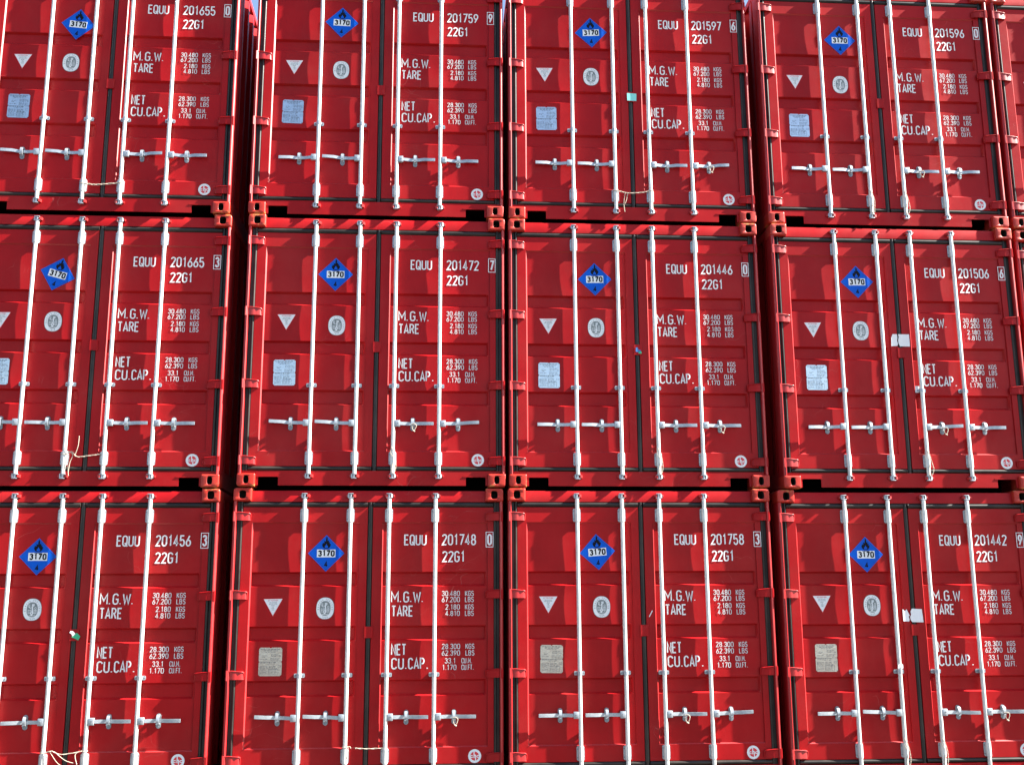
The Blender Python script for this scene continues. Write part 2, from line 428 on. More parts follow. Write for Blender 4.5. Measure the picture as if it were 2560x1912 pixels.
def guide_mesh(x):
    mb = MB(); z = .944
    mb.prism([(x-.047, z-.012), (x-.041, z-.018), (x+.041, z-.018), (x+.047, z-.012), (x+.047, z+.012), (x+.041, z+.018), (x-.041, z+.018), (x-.047, z+.012)], 'y', .0495, .0575, 'bright')
    n = 9; ro = .0225
    prof = [(x-ro, .0493)]+[(x+ro*math.cos(math.pi*(1+i/n)), YROD+.002+ro*math.sin(math.pi*(1+i/n))) for i in range(n+1)]+[(x+ro, .0493)]
    mb.prism(prof, 'z', z-.0165, z+.0165, 'bright', True)
    for sx in (-1, 1): mb.cyl((x+sx*.036, .0497, z), (x+sx*.036, .0425, z), .0072, 'bolt', 8)
    return mb

def handle_meshes(i, tilt=0.):
    x = RODS[i]; s = -1 if i < 2 else 1; z = .585
    mb = MB()
    X = lambda d: x+s*d
    # hub clamped on the rod
    a, b = sorted((X(.010), X(.062))); mb.box(a, b, .008, .040, z-.029, z+.031, 'bright', .003)
    mb.cyl((X(.043), .0082, z+.004), (X(.043), .004, z+.004), .006, 'bolt', 8)
    path = [(.055, .016), (.075, .017), (.120, .030), (.190, .0315), (.215, .029), (.262, .0125), (.372, .011)]
    hh = .0155
    vs = []
    for d, y in path:
        zz = z+tilt*(d-.05)
        for (dy, dz) in ((0, -hh), (0, hh), (.011, hh), (.011, -hh)): vs.append((X(d), y+dy, zz+dz))
    n = len(path); fs = []
    for k in range(n-1):
        for j in range(4): fs.append([k*4+j, k*4+(j+1) % 4, (k+1)*4+(j+1) % 4, (k+1)*4+j])
    fs += [[0, 1, 2, 3], [(n-1)*4+j for j in (3, 2, 1, 0)]]
    bm = bmesh.new(); vv = [bm.verts.new(v) for v in vs]
    for f in fs: bm.faces.new([vv[k] for k in f])
    bmesh.ops.recalc_face_normals(bm, faces=bm.faces[:])
    bmesh.ops.bevel(bm, geom=[e for e in bm.edges if e.calc_face_angle(0) > .9], offset=.0022, segments=2, affect='EDGES')
    mb.bm(bm, 'bright', False)
    # catch: oval back plate with a hinged hasp over the bar
    ct = MB(); xc = X(.178); zc = z+tilt*.12
    ol = arc(xc, zc+.040, .0205, .020, 0, 180, 8)+arc(xc, zc-.045, .0205, .020, 180, 360, 8)
    ct.prism(ol, 'y', .0500, .0575, 'dull')
    ct.box(xc-.015, xc+.015, .044, .050, zc-.035, zc-.018, 'bright', .002)
    ct.prism([(.0485, zc+.052), (.030, zc+.046), (.016, zc+.030), (.0125, zc+.006), (.0125, zc-.012), (.018, zc-.026), (.030, zc-.030), (.030, zc-.022), (.022, zc-.018), (.021, zc+.026), (.034, zc+.034), (.0485, zc+.036)], 'x', xc-.0125, xc+.0125, 'bright')
    for zz in (zc+.048, zc-.052): ct.cyl((xc, .0497, zz), (xc, .0455, zz), .007, 'bolt', 8)
    ct.cyl((xc+.012, .018, zc-.018), (xc-.012, .013, zc-.030), .004, 'bolt', 8)
    return mb, ct

def casting_mesh(top, mirror):
    """corner casting, origin at its bearing face (z=0) for rust; x 0..0.162 from the outer side"""
    mb = MB(); w, h, d = .162, .118, .178
    hx, hz = .083, (.062 if not top else .060)
    hw, hh_, p = (.0245, .0385, 2.8) if not top else (.0315, .038, 3.2)
    N = 48
    def se(cx, cz, a, b, pw, t):
        c, s = math.cos(t), math.sin(t)
        return (cx+a*math.copysign(abs(c)**(2/pw), c), cz+b*math.copysign(abs(s)**(2/pw), s))
    def rect(ins, t):
        # ray from the hole centre to the rounded outline
        x0, x1, z0, z1 = ins, w-ins, ins, h-ins
        c, s = math.cos(t), math.sin(t)
        k = 1e9
        if c > 1e-9: k = min(k, (x1-hx)/c)
        if c < -1e-9: k = min(k, (x0-hx)/c)
        if s > 1e-9: k = min(k, (z1-hz)/s)
        if s < -1e-9: k = min(k, (z0-hz)/s)
        x, z = hx+c*k, hz+s*k
        # rounded outer lower corner
        def rnd(x, z, cx, cz, R, sx, sz):
            if (x-cx)*sx > 0 and (z-cz)*sz > 0:
                v = Vector((x-cx, z-cz))
                if v.length > R: v = v.normalized()*R
                return cx+v.x, cz+v.y
            return x, z
        R = max(.026-ins, .002); x, z = rnd(x, z, x0+R, z0+R, R, -1, -1)
        for (cx, cz, sx, sz) in ((x1-.006, z0+.006, 1, -1), (x0+.006, z1-.006, -1, 1), (x1-.006, z1-.006, 1, 1)):
            x, z = rnd(x, z, cx, cz, .006, sx, sz)
        return x, z
    ts = sorted(set([2*math.pi*i/N for i in range(N)]+[math.atan2(cz-hz, cx-hx) % (2*math.pi) for cx in (.003, w-.003) for cz in (.003, h-.003)]))
    n = len(ts); rings = []
    rings.append([(*se(hx, hz, hw*.97, hh_*.97, p, t), .105) for t in ts])
    rings.append([(*se(hx, hz, hw*.985, hh_*.985, p, t), .0015) for t in ts])
    rings.append([(*se(hx, hz, hw+.0012, hh_+.0012, p, t), .0) for t in ts])
    for ins, y in ((.012, .0), (.006, .0017), (.0017, .006), (0, .012), (0, d)):
        rings.append([(*rect(ins, t), y) for t in ts])
    fx = (lambda x: -x) if mirror else (lambda x: x)
    fz = (lambda z: z)
    vs = [(fx(x), y, z) for rg in rings for x, z, y in rg]
    q = lambda i: [[i*n+k, i*n+(k+1) % n, (i+1)*n+(k+1) % n, (i+1)*n+k] for k in range(n)]
    o0 = len(mb.v); mb.v += vs
    def put(fl, key, sm):
        kk = mb.mi(key)
        for f_ in fl: mb.f.append(f_); mb.m.append(kk); mb.sm.append(sm)
    put(q(0)+[list(range(n))[::-1]], 'cavity', False)
    put(q(1), 'casting', False); put(q(2), 'casting', False)
    put(q(3)+q(4)+q(5), 'casting', True)
    put(q(6)+[[(len(rings)-1)*n+k for k in range(n)]], 'casting', False)
    return mb.mesh('corner_casting')

def frame_mesh():
    mb = MB()
    for mir in (0, 1):
        f = (lambda x: W-x) if mir else (lambda x: x)
        # outer post member, slightly proud, inner return behind the gasket
        a = [(.002, .16), (.002, .036), (.0033, .026), (.0065, .0185), (.0115, .0125), (.0175, .0085), (.0235, .0066), (.0270, .0065), (.031, .010), (.034, .017), (.034, .085), (.053, .088), (.150, .096), (.150, .16)]
        mb.prism([(f(x), y) for x, y in a], 'z', .1185, 2.4725, 'frame', True)
    # header
    mb.prism([(.044, 2.4700), (.044, 2.5640), (.048, 2.5700), (.150, 2.5720), (.150, 2.4600), (.092, 2.4600), (.092, 2.4700)], 'x', .150, W-.150, 'red')
    mb.box(.036, .150, .046, .150, 2.4702, 2.4726, 'red'); mb.box(W-.150, W-.036, .046, .150, 2.4702, 2.4726, 'red')
    # sill with the two lashing notches
    def sill(x0, x1, z0): mb.box(x0, x1, .040, .165, z0, .147, 'red')
    r_ = .010
    nt_ = [(.182, .013), (.182, .0845)]+[(.182+.0, .0855)]
    out = [(.163, .013), (.184, .013), (.184, .085), (.192, .091), (.358, .091), (.366, .083), (.366, .013),
           (W-.366, .013), (W-.366, .083), (W-.358, .091), (W-.192, .091), (W-.184, .085), (W-.184, .013), (W-.163, .013),
           (W-.163, .1475), (.163, .1475)]
    # split to convex pieces
    def pc(p): mb.prism(p, 'y', .040, .050, 'red')
    pc([(.1625, .013), (.184, .013), (.184, .085), (.192, .091), (.192, .1475), (.1625, .1475)])
    pc([(.192, .091), (.358, .091), (.358, .1475), (.192, .1475)])
    pc([(.366, .013), (W-.366, .013), (W-.366, .083), (W-.358, .091), (W-.358, .1475), (.358, .1475), (.358, .091), (.366, .083)])
    pc([(W-.192, .091), (W-.358, .091), (W-.358, .1475), (W-.192, .1475)])
    pc([(W-.1625, .013), (W-.184, .013), (W-.184, .085), (W-.192, .091), (W-.192, .1475), (W-.1625, .1475)])
    mb.box(.034, .1622, .042, .165, .1186, .1476, 'red'); mb.box(W-.1622, W-.034, .042, .165, .1186, .1476, 'red')
    mb.box(.1530, W-.1530, .0505, .160, .1375, .1470, 'under_shade')
    # doubler lip over each notch
    for a, b in ((.1630, .392), (W-.392, W-.1630)):
        mb.box(a, b, .0362, .0398, .0915, .1005, 'red')
    # rear corner posts, rear header and sill, side rails
    for x0 in (.002, W-.152): mb.box(x0, x0+.150, L-.16, L-.005, .1185, 2.4725, 'frame')
    mb.box(.1525, W-.1525, L-.10, L-.02, 2.475, 2.585, 'frame'); mb.box(.1625, W-.1625, L-.10, L-.02, .013, .147, 'frame')
    for x0, x1 in ((.006, .066), (W-.066, W-.006)):
        mb.box(x0, x1, .179, L-.179, 2.520, 2.582, 'frame', .004)
        mb.box(x0, x1, .179, L-.179, .015, .165, 'frame')
    for k in range(18): y = .55+k*.30; mb.box(.0665, W-.0665, y, y+.045, .02, .13, 'under_shade')
    return mb

def side_mesh(mirror):
    """trapezoid corrugated side wall"""
    f = (lambda x: W-x) if mirror else (lambda x: x)
    mb = MB(); pts = []; y = .165; p = .278
    while y < L-.17:
        for dy, x in ((0, .046), (.072, .010), (.140, .010), (.208, .046)):
            if y+dy < L-.16: pts.append((x, y+dy))
        y += p
    n = len(pts); vs = [(f(x), yy, z) for z in (.1655, 2.5195) for x, yy in pts]+[(f(x+.002), yy, z) for z in (.1655, 2.5195) for x, yy in pts]
    fs = [[i, i+1, n+i+1, n+i] for i in range(n-1)]+[[2*n+i, 3*n+i, 3*n+i+1, 2*n+i+1] for i in range(n-1)]
    mb.add(vs, fs, 'red'); return mb

def roof_mesh():
    mb = MB(); pts = []; y = .16
    while y < L-.2:
        for dy, z in ((0, 2.562), (.015, 2.580), (.105, 2.580), (.12, 2.562)): pts.append((y+dy, z))
        y += .209
    n = len(pts); vs = [(x, yy, z) for x in (.0665, W-.0665) for yy, z in pts]
    mb.add(vs, [[i, i+1, n+i+1, n+i] for i in range(n-1)], 'roof'); return mb

def flame(mb, cx, cz, s, y):
    o = [(-.30, -.42), (-.46, -.22), (-.50, .05), (-.40, -.02), (-.42, .22), (-.24, .10), (-.26, .42), (-.08, .30), (-.06, .62), (.04, .92), (.14, .60), (.12, .36), (.27, .48), (.28, .20), (.42, .30), (.36, .05), (.50, .08), (.46, -.22), (.30, -.42), (.10, -.50), (-.10, -.50)]
    c = (0, -.1)
    for i in range(len(o)):
        a, b = o[i], o[(i+1) % len(o)]
        mb.add([(cx+p[0]*s, y, cz+p[1]*s) for p in (c, a, b)], [(0, 1, 2)], 'black')
    inn = [(-.16, -.42), (-.2, -.25), (-.08, -.12), (0, .08), (.08, -.12), (.2, -.25), (.16, -.42)]
    mb.add([(cx+p[0]*s, y-.0006, cz+p[1]*s) for p in inn], [list(range(len(inn)))], 'blue')
    mb.box(cx-.42*s, cx+.42*s, y-.0004, y-.0001, cz-.66*s, cz-.60*s, 'black')

def placard_mesh():
    """blue diamond placard; origin at its centre, face at y=0"""
    mb = MB(); s = .163; y = -.0014
    mb.prism([(0, -s), (s, 0), (0, s), (-s, 0)], 'y', y, 0, 'blue')
    q = s-.016; n = 16
    for i in range(4):
        a = Vector([(0, -q), (q, 0), (0, q), (-q, 0)][i]); b = Vector([(q, 0), (0, q), (-q, 0), (0, -q)][i])
        for k in range(n):
            p0 = a.lerp(b, (k+.15)/n); p1 = a.lerp(b, (k+.8)/n)
            strip(mb, [p0, p1], .0035, 'blue_dark', lambda w, l: (w[0], y-.0004, w[1]))
    mb.box(-.083, .083, y-.0006, y-.0001, -.036, .034, 'label')
    text(mb, '3170', -.074, -.029, .056, y-.0010, 'black', width=.150, stroke=.225, track=.68)
    text(mb, '4', -.017, -.122, .050, y-.0006, 'black', width=.034, stroke=.2)
    flame(mb, 0, .080, .078, y-.0006)
    return mb

def triangle_mesh():
    mb = MB(); s = .083; y = -.0012
    mb.prism([(-s-.006, .074), (s+.006, .074), (0, -.084)], 'y', y, 0, 'redprint')
    mb.prism([(-s+.001, .0705), (s-.001, .0705), (0, -.074)], 'y', y-.0005, y-.0001, 'label')
    text(mb, 'ATTENTION', -.044, .052, .012, y-.0008, 'redprint', width=.088, stroke=.17)
    for z, t in ((.036, 'THIS CONTAINER'), (.024, 'MUST BE CLEANED'), (.010, 'BEFORE'), (-.003, 'USE'), (-.015, 'AFTER'), (-.027, 'LOAD')):
        w = len(t)*.0048; text(mb, t, -w/2, z, .0075, y-.0008, 'grey', width=w, stroke=.17)
    return mb

def oval_mesh():
    mb = MB(); y = -.0012
    def ell(a, b, n=40, p=2.35):
        out = []
        for i in range(n):
            t = 2*math.pi*i/n; c, s = math.cos(t), math.sin(t)
            out.append((a*math.copysign(abs(c)**(2/p), c), b*math.copysign(abs(s)**(2/p), s)))
        return out
    mb.prism(ell(.080, .096), 'y', y, 0, 'grey')
    mb.prism(ell(.077, .093), 'y', y-.0004, y-.0001, 'label')
    mb.prism(ell(.0475, .064), 'y', y-.0008, y-.0005, 'grey')
    # ring lettering
    for word, a0, a1 in (('BUREAU VERITAS', 195, -15), ('1828', 245, 295)):
        for i, ch in enumerate(word):
            t = math.radians(a0+(a1-a0)*(i+.5)/len(word)); cx, cz = .062*math.cos(t), .0785*math.sin(t)
            rot = t-math.pi/2 if a0 < 200 else t+math.pi/2
            cr, sr = math.cos(rot), math.sin(rot)
            gw = G[ch][0]
            for st in G[ch][1]:
                P = [((p[0]-gw/2)*.0042, (p[1]-1.2)*.0052) for p in st]
                strip(mb, [(cx+a*cr-b*sr, cz+a*sr+b*cr) for a, b in P], .002, 'grey', lambda w, l: (w[0], y-.0008-.0002*l, w[1]))
    # standing figure with scales, panels and staff in white on the grey field
    yy = y-.0012
    def st(pts, w): strip(mb, pts, w, 'label', lambda q, l: (q[0], yy-.0002*l, q[1]))
    st([(-.001, .030), (.003, .010), (0, -.006), (.006, -.030), (-.004, -.050)], .010)
    st([(.002, -.006), (-.010, -.028), (-.008, -.050)], .006)
    st([(.002, .022), (.016, .034), (.014, .050)], .005)
    st([(.0, .020), (-.018, .012), (-.030, .026), (-.030, .046)], .004)
    st(arc(.004, .040, .0055, .0055, 0, 360, 10), .006)
    st([(-.022, .046), (-.020, .022), (-.034, .020)], .003)
    st([(.026, .006), (.026, -.044)], .003)
    st(arc(.027, .012, .008, .008, 0, 360, 10), .003)
    for sx in (-1, 1):
        for k in range(3): st([(sx*.014, -.006-k*.013), (sx*.037, -.004-k*.013)], .0035)
        st([(sx*.014, .002), (sx*.015, -.036)], .003); st([(sx*.036, .0), (sx*.035, -.034)], .003)
    st([(-.026, -.052), (.026, -.052)], .004)
    return mb

def logo_mesh():
    mb = MB(); y = -.0012; n = 36
    ci = lambda R: [(R*math.cos(2*math.pi*i/n), R*math.sin(2*math.pi*i/n)) for i in range(n)]
    mb.prism(ci(.0575), 'y', y, 0, 'label'); mb.prism(ci(.0375), 'y', y-.0005, y-.0001, 'redprint')
    yy = y-.0009
    def st(pts, w): strip(mb, pts, w, 'label', lambda q, l: (q[0], yy-.0002*l, q[1]))
    st([(-.0055, .040), (-.0055, -.016)], .0085)
    st([(-.0055, .005), (.0, .009), (.006, .008), (.008, .001), (.008, -.040)], .0085)
    st(arc(-.026, -.003, .012, .0085, 40, 320, 9), .0065)
    st(arc(.030, -.003, .012, .0085, 40, 320, 9), .0065)
    st(arc(0, 0, .0535, .0535, 0, 360, 30), .0012)
    return mb

def plate_mesh():
    """stainless data plate with rows of fine print; origin at centre"""
    mb = MB(); w, h, y = .101, .122, -.0022; n_ = .009
    c_ = .013; o = [(-w+c_, -h), (-n_, -h), (w-c_, -h), (w, -h+c_), (w, -n_), (w-n_, 0), (w, n_), (w, h-c_), (w-c_, h), (n_, h), (0, h-n_), (-n_, h), (-w+c_, h), (-w, h-c_), (-w, n_), (-w+n_, 0), (-w, -n_), (-w, -h+c_)]
    c = (0, 0)
    vs = [(p[0], y, p[1]) for p in o]+[(0, y, 0)]; k = len(o)
    vs += [(p[0], 0, p[1]) for p in o]
    mb.add(vs, [[k, i, (i+1) % k] for i in range(k)]+[[i, (i+1) % k, k+1+(i+1) % k, k+1+i] for i in range(k)], 'plate')
    rnd = random.Random(3)
    def row(x, z, x1, ch=.0058):
        while x < x1-.012:
            l = rnd.uniform(.010, .026); l = min(l, x1-x)
            t = ''.join(rnd.choice('ILHEFTNUOCD') for _ in range(max(2, int(l/.005))))
            text(mb, t, x, z, ch, y-.0004, 'plateprint', width=l, stroke=.28); x += l+.005
    row(-.085, .103, .085, .008); row(-.062, .091, .062, .008); row(-.045, .079, .045)
    for z in (.064, .054, .044): row(.005, z, .092)
    for z in (.048, .038): row(-.07, z, -.03)
    for z in (.026, .016, .006): row(.0, z, .088)
    row(-.088, .018, -.02)
    row(-.085, -.012, .05, .008); row(-.04, -.024, .05)
    for z in (-.040, -.050, -.060, -.070, -.080, -.092, -.104): row(-.092, z, -.02); row(-.012, z, .06)
    for (a, b, c0, d0) in ((-.015, .07, -.110, -.064), (.07, .092, -.045, -.030)):
        strip(mb, [(a, c0), (b, c0), (b, d0), (a, d0), (a, c0)], .0018, 'plateprint', lambda q, l: (q[0], y-.0006, q[1]))
    mb.box(-w, w, y-.0006, y-.0002, -.0022, .0, 'plateprint')
    for sx in (-1, 1):
        for sz in (-1, 1): mb.cyl((sx*.090, y, sz*.110), (sx*.090, y-.0015, sz*.110), .003, 'bolt', 8)
    return mb

YT = YP-.0012
def marks(door):
    """stencilled weights and capacities on the right-hand door, one part per painted line"""
    def chars(mb, z, items, cap=.098):
        for c_, x_, w_ in items: text(mb, c_, x_, z, cap, YT, width=w_, stroke=.122)
    mb = MB(); text(mb, '22G1', 1.884, 1.927, .100, YT, width=.208, stroke=.122); mb.obj('size_code', door)
    mb = MB(); chars(mb, 1.570, (('M', 1.4275, .070), ('.', 1.506, .014), ('G', 1.538, .052), ('.', 1.598, .014), ('W', 1.624, .072), ('.', 1.701, .014))); mb.obj('gross_weight_heading', door)
    mb = MB(); text(mb, 'TARE', 1.432, 1.446, .098, YT, width=.196, stroke=.122); mb.obj('tare_weight_heading', door)
    mb = MB(); text(mb, 'NET', 1.436, 1.110, .100, YT, width=.136, stroke=.122); mb.obj('net_weight_heading', door)
    mb = MB(); chars(mb, .989, (('CU', 1.440, .112), ('.', 1.562, .014), ('CAP', 1.588, .150), ('.', 1.752, .014)), .100); mb.obj('capacity_heading', door)
    K = 'white_small'; ST = .13
    def num(nm, s, z, unit, xr=2.046, ux=2.092, uw=.080):
        mb = MB()
        text(mb, s, xr, z, .047, YT, K, right=True, stroke=ST, scale_x=.0205, track=.5); mb.obj(nm, door)
        mb = MB()
        if '.' in unit:
            a, rest = unit.split('.', 1); rest = rest.strip('.'); rw = .024 if rest == 'M' else .040
            text(mb, a, ux, z, .047, YT, K, width=.044, stroke=ST, track=.4)
            text(mb, '.', ux+.047, z, .047, YT, K, width=.008, stroke=ST)
            text(mb, rest, ux+.058, z, .047, YT, K, width=rw, stroke=ST, track=.35)
            text(mb, '.', ux+.062+rw, z, .047, YT, K, width=.008, stroke=ST)
        else: text(mb, unit, ux, z, .047, YT, K, width=uw, stroke=ST)
        mb.obj('unit_lettering', door)
    for a in (('gross_weight_figures', '30.480', 1.625, 'KGS'), ('gross_weight_figures', '67.200', 1.571, 'LBS'),
              ('tare_weight_figures', '2.180', 1.506, 'KGS'), ('tare_weight_figures', '4.810', 1.450, 'LBS'),
              ('net_weight_figures', '28.300', 1.161, 'KGS', 2.050, 2.098), ('net_weight_figures', '62.390', 1.104, 'LBS', 2.050, 2.098),
              ('capacity_figures', '33.1', 1.037, 'CU.M.', 2.012, 2.062), ('capacity_figures', '1.170', .980, 'CU.FT.', 2.018, 2.062)): num(*a)

def number_marks(door, serial, check):
    mb = MB(); text(mb, 'EQUU', 1.538, 2.078, .098, YT, width=.204, stroke=.122); mb.obj('owner_code', door)
    mb = MB(); text(mb, serial, 1.880, 2.078, .101, YT, width=.312, stroke=.122); mb.obj('serial_number', door)
    yb = YF-.0012; mb = MB()
    strip(mb, [(2.282, 2.062), (2.346, 2.062), (2.346, 2.196), (2.282, 2.196), (2.282, 2.062)], .006, 'white', lambda q, l: (q[0], yb, q[1]))
    text(mb, check, 2.292, 2.078, .102, yb, width=.044 if check != '1' else .025, stroke=.15)
    mb.obj('check_digit', door)

# shared meshes
SH = {}
def sh(name, key, fn):
    if key not in SH: SH[key] = fn()
    o = bpy.data.objects.new(name, SH[key]); C.objects.link(o); return o

def prototype():
    root = bpy.data.objects.new('shipping_container', None); root.empty_display_size = .3; C.objects.link(root)
    frame_mesh().obj('frame', root)
    side_mesh(False).obj('side_wall', root); side_mesh(True).obj('side_wall', root)
    roof_mesh().obj('roof', root)
    e = MB(); e.box(.1525, W-.1525, L-.06, L-.05, .1475, 2.4745, 'red'); e.obj('rear_wall', root)
    fl = MB(); fl.box(.0665, W-.0665, .166, L-.101, .131, .150, 'floor_shade'); fl.obj('floor_board', root)
    for top in (0, 1):
        for mir in (0, 1):
            o = bpy.data.objects.new('corner_casting', casting_mesh(top, (mir ^ top) if False else mir)); C.objects.link(o); o.parent = root
            if top:
                # turned over so its bearing face is up
                o.rotation_euler = (0, math.pi, 0); o.location = (0 if mir else W, 0, H)
            else: o.location = (W if mir else 0, 0, 0)
            r2 = bpy.data.objects.new('corner_casting', o.data); C.objects.link(r2); r2.parent = root
            if top: r2.rotation_euler = (math.pi, 0, 0); r2.location = (W if mir else 0, L, H)
            else: r2.rotation_euler = (0, 0, math.pi); r2.location = (0 if mir else W, L, 0)
    for left in (True, False):
        d = (door_mesh(.0885, 1.2065, .172, 1.136) if left else door_mesh(1.2545, W-.0885, 1.338, W-.142)).obj('door', root)
        gasket_mesh(left).obj('gasket', d)
        for z in (2.335, 1.640, .950, .240): hinge_mesh(z, not left).obj('hinge', d)
        for i in ((0, 1) if left else (2, 3)):
            rod_mesh(i).obj('locking_rod', d)
            bracket_mesh(RODS[i], 2.285, 2.408).obj('rod_bracket', d)
            bracket_mesh(RODS[i], .200, .325).obj('rod_bracket', d)
            guide_mesh(RODS[i]).obj('rod_guide', d)
            hm, ct = handle_meshes(i)
            hm.obj('handle', d); ct.obj('handle_catch', d)
        if left:
            placard_mesh().obj('hazard_placard', d, (.84, YP-.0004, 2.012))
            triangle_mesh().obj('warning_sticker', d, (.375, YP-.0004, 1.543))
            oval_mesh().obj('inspection_decal', d, (.846, YP-.0004, 1.526))
            plate_mesh().obj('data_plate', d, (.385, YP-.0004, 1.066))
            k = MB(); k.prism([(1.196, .0455), (1.196, .036), (1.200, .031), (1.268, .031), (1.272, .036), (1.272, .0455)], 'z', 1.262, 1.362, 'red')
            k.obj('door_latch_block', d)
        else:
            logo_mesh().obj('round_logo', d, (2.182, YP-.0004 if False else YF-.0100+.0, .250))
            marks(d)
    return root

proto = prototype()
# the logo sits on the lower door rail
for o in bpy.data.objects:
    if o.name.startswith('round_logo'): o.location.y = YF-.0004

# ------------------------------------------------------------------ the stacks
rows = {'A': 2, 'B': 1, 'C': 0}
rowname = {'A': 'top', 'B': 'middle', 'C': 'bottom'}
colname = {1: 'leftmost stack', 2: 'second stack from the left', 3: 'third stack from the left', 4: 'fourth stack from the left', 5: 'stack cut off at the right edge'}
DATA = {  # x, y (small misalignments), dz, serial, check, placard centre, placard lean
 'A1': (.111, .000, .000, '201655', '0', (.878, 1.940), -5),
 'A2': (2.719, .006, .010, '201759', '9', (.831, 2.040), -1.5),
 'A3': (5.206, .000, .007, '201597', '6', (.845, 2.013), 3),
 'A4': (7.759, -.018, .000, '201596', '0', (.864, 2.009), 0),
 'A5': (10.241, -.014, -.004, '201611', '4', (.84, 2.01), 0),
 'B1': (.135, .006, -.002, '201665', '3', (.852, 1.992), -15),
 'B2': (2.730, .000, .008, '201472', '7', (.830, 2.020), 0),
 'B3': (5.200, -.005, .007, '201446', '0', (.837, 2.010), 1),
 'B4': (7.763, -.038, -.002, '201506', '6', (.850, 2.024), 1),
 'B5': (10.248, -.008, -.008, '201520', '8', (.84, 2.01), 0),
 'C1': (.152, .010, -.005, '201456', '3', (.865, 1.990), 0),
 'C2': (2.707, .010, .003, '201748', '0', (.840, 2.008), 0),
 'C3': (5.186, -.010, .004, '201758', '3', (.822, 2.014), 4),
 'C4': (7.696, -.018, -.006, '201442', '9', (.826, 1.997), 0),
 'C5': (10.225, -.012, -.006, '201733', '1', (.84, 2.01), 0),
}
looks = {
 'A1': 'red shipping container with painted number 201655 0, top of the leftmost stack',
 'A2': 'red shipping container with painted number 201759 9, top of the second stack from the left',
 'A3': 'red shipping container with teal tape on its door latch, top row, painted number 201597 6',
 'A4': 'red shipping container with painted number 201596 0, top of the fourth stack',
 'A5': 'red shipping container at the top right edge, only its left hinges showing',
 'B1': 'red shipping container with a tilted blue placard, painted number 201665 3, middle row',
 'B2': 'red shipping container with painted number 201472 7, middle row, second stack from the left',
 'B3': 'red shipping container with small blue sticker on its latch, number 201446 0, middle row',
 'B4': 'red shipping container with torn white paper by its latch, painted number 201506 6, middle row',
 'B5': 'red shipping container mostly cut off at the right edge, middle row',
 'C1': 'red shipping container with green paper scrap on its latch, painted number 201456 3, bottom row',
 'C2': 'red shipping container with painted number 201748 0, bottom row, second stack from the left',
 'C3': 'red shipping container with painted number 201758 3, bottom row, third stack from the left',
 'C4': 'red shipping container with torn white paper, painted number 201442 9, bottom right corner',
 'C5': 'red shipping container at the foot of the stack beyond the right edge',
}
def copy_tree(o, parent=None):
    c = o.copy(); C.objects.link(c); c.parent = parent
    for ch in list(o.children): copy_tree(ch, c)
    return c
def kids(o, name):
    out = []
    for ch in o.children:
        if ch.name.split('.')[0] == name: out.append(ch)
        out += kids(ch, name)
    return out
handle_variants = {}
CONT = {}
keys = sorted(DATA)
for n in keys:
    CONT[n] = proto if n == keys[0] else copy_tree(proto)
rv = random.Random(11)
DL, DR = (.0885, 1.2065, .172, 1.136), (1.2545, W-.0885, 1.338, W-.142)
doorvar = [(door_mesh(*DL, seed=q).mesh('door'), door_mesh(*DR, seed=q).mesh('door')) for q in range(1, 5)]
tilted = [handle_meshes(i, t)[0].mesh('handle') for i in range(4) for t in (.045, -.0, -.02)]
for n in keys:
    x, y, dz, ser, chk, (px, pz), lean = DATA[n]
    o = CONT[n]; o.location = (x, y, rows[n[0]]*PITCH+dz)
    tag(o, looks[n], 'shipping container', 'red shipping containers stacked with doors facing out')
    doors = kids(o, 'door')
    right = max(doors, key=lambda d: max(v.co.x for v in d.data.vertices))
    for d_ in doors: d_.data = doorvar[keys.index(n) % 4][1 if d_ is right else 0]
    number_marks(right, ser, chk)
    p = kids(o, 'hazard_placard')[0]; p.location = (px, YP-.0004, pz); p.rotation_euler = (0, math.radians(-lean), 0)
    if n[1] in '5' or n in ('A1',): pass
    hs = sorted(kids(o, 'handle'), key=lambda h: sum(v.co.x for v in h.data.vertices)/len(h.data.vertices))
    for i, h in enumerate(hs):
        v = rv.choice([1, 1, 2, 0]) if n != 'A2' else (2, 0, 1, 2)[i]
        h.data = tilted[i*3+v] if v != 1 else h.data
    # the plates and stickers were put on by hand
    for nm, a in (('data_plate', .006), ('warning_sticker', .01), ('inspection_decal', .01)):
        for k in kids(o, nm):
            k.location.x += rv.uniform(-a, a); k.location.z += rv.uniform(-a, a); k.rotation_euler.y = rv.uniform(-.02, .02)
    if n == 'B1': tag(p, 'tilted blue placard')
for k in kids(CONT['C1'], 'warning_sticker'): bpy.data.objects.remove(k)

# ------------------------------------------------------------------ papers and tape stuck on (parts of their container)
def stick(n, name, polys, y, label, loc=None):
    mb = MB()
    for pts, key, dy in polys: mb.prism(pts, 'y', y+dy, y+dy+.0007, key)
    d = kids(CONT[n], 'door')
    d = min(d, key=lambda q: max(v.co.x for v in q.data.vertices))
    return tag(mb.obj(name, d), label)
def rect_(x0, x1, z0, z1): return [(x0, z0), (x1, z0), (x1, z1), (x0, z1)]
stick('A3', 'tape', [([(1.194, 1.270), (1.285, 1.265), (1.288, 1.345), (1.192, 1.350)], 'teal', 0)], .0295, 'pale teal tape over the latch')
stick('B3', 'sticker', [([(1.212, 1.292), (1.258, 1.282), (1.262, 1.306), (1.236, 1.312), (1.234, 1.332), (1.214, 1.334)], 'bluebit', 0),
                        ([(1.238, 1.276), (1.268, 1.272), (1.266, 1.296), (1.240, 1.292)], 'green', -.001)], .0290, 'small blue and green sticker remains')
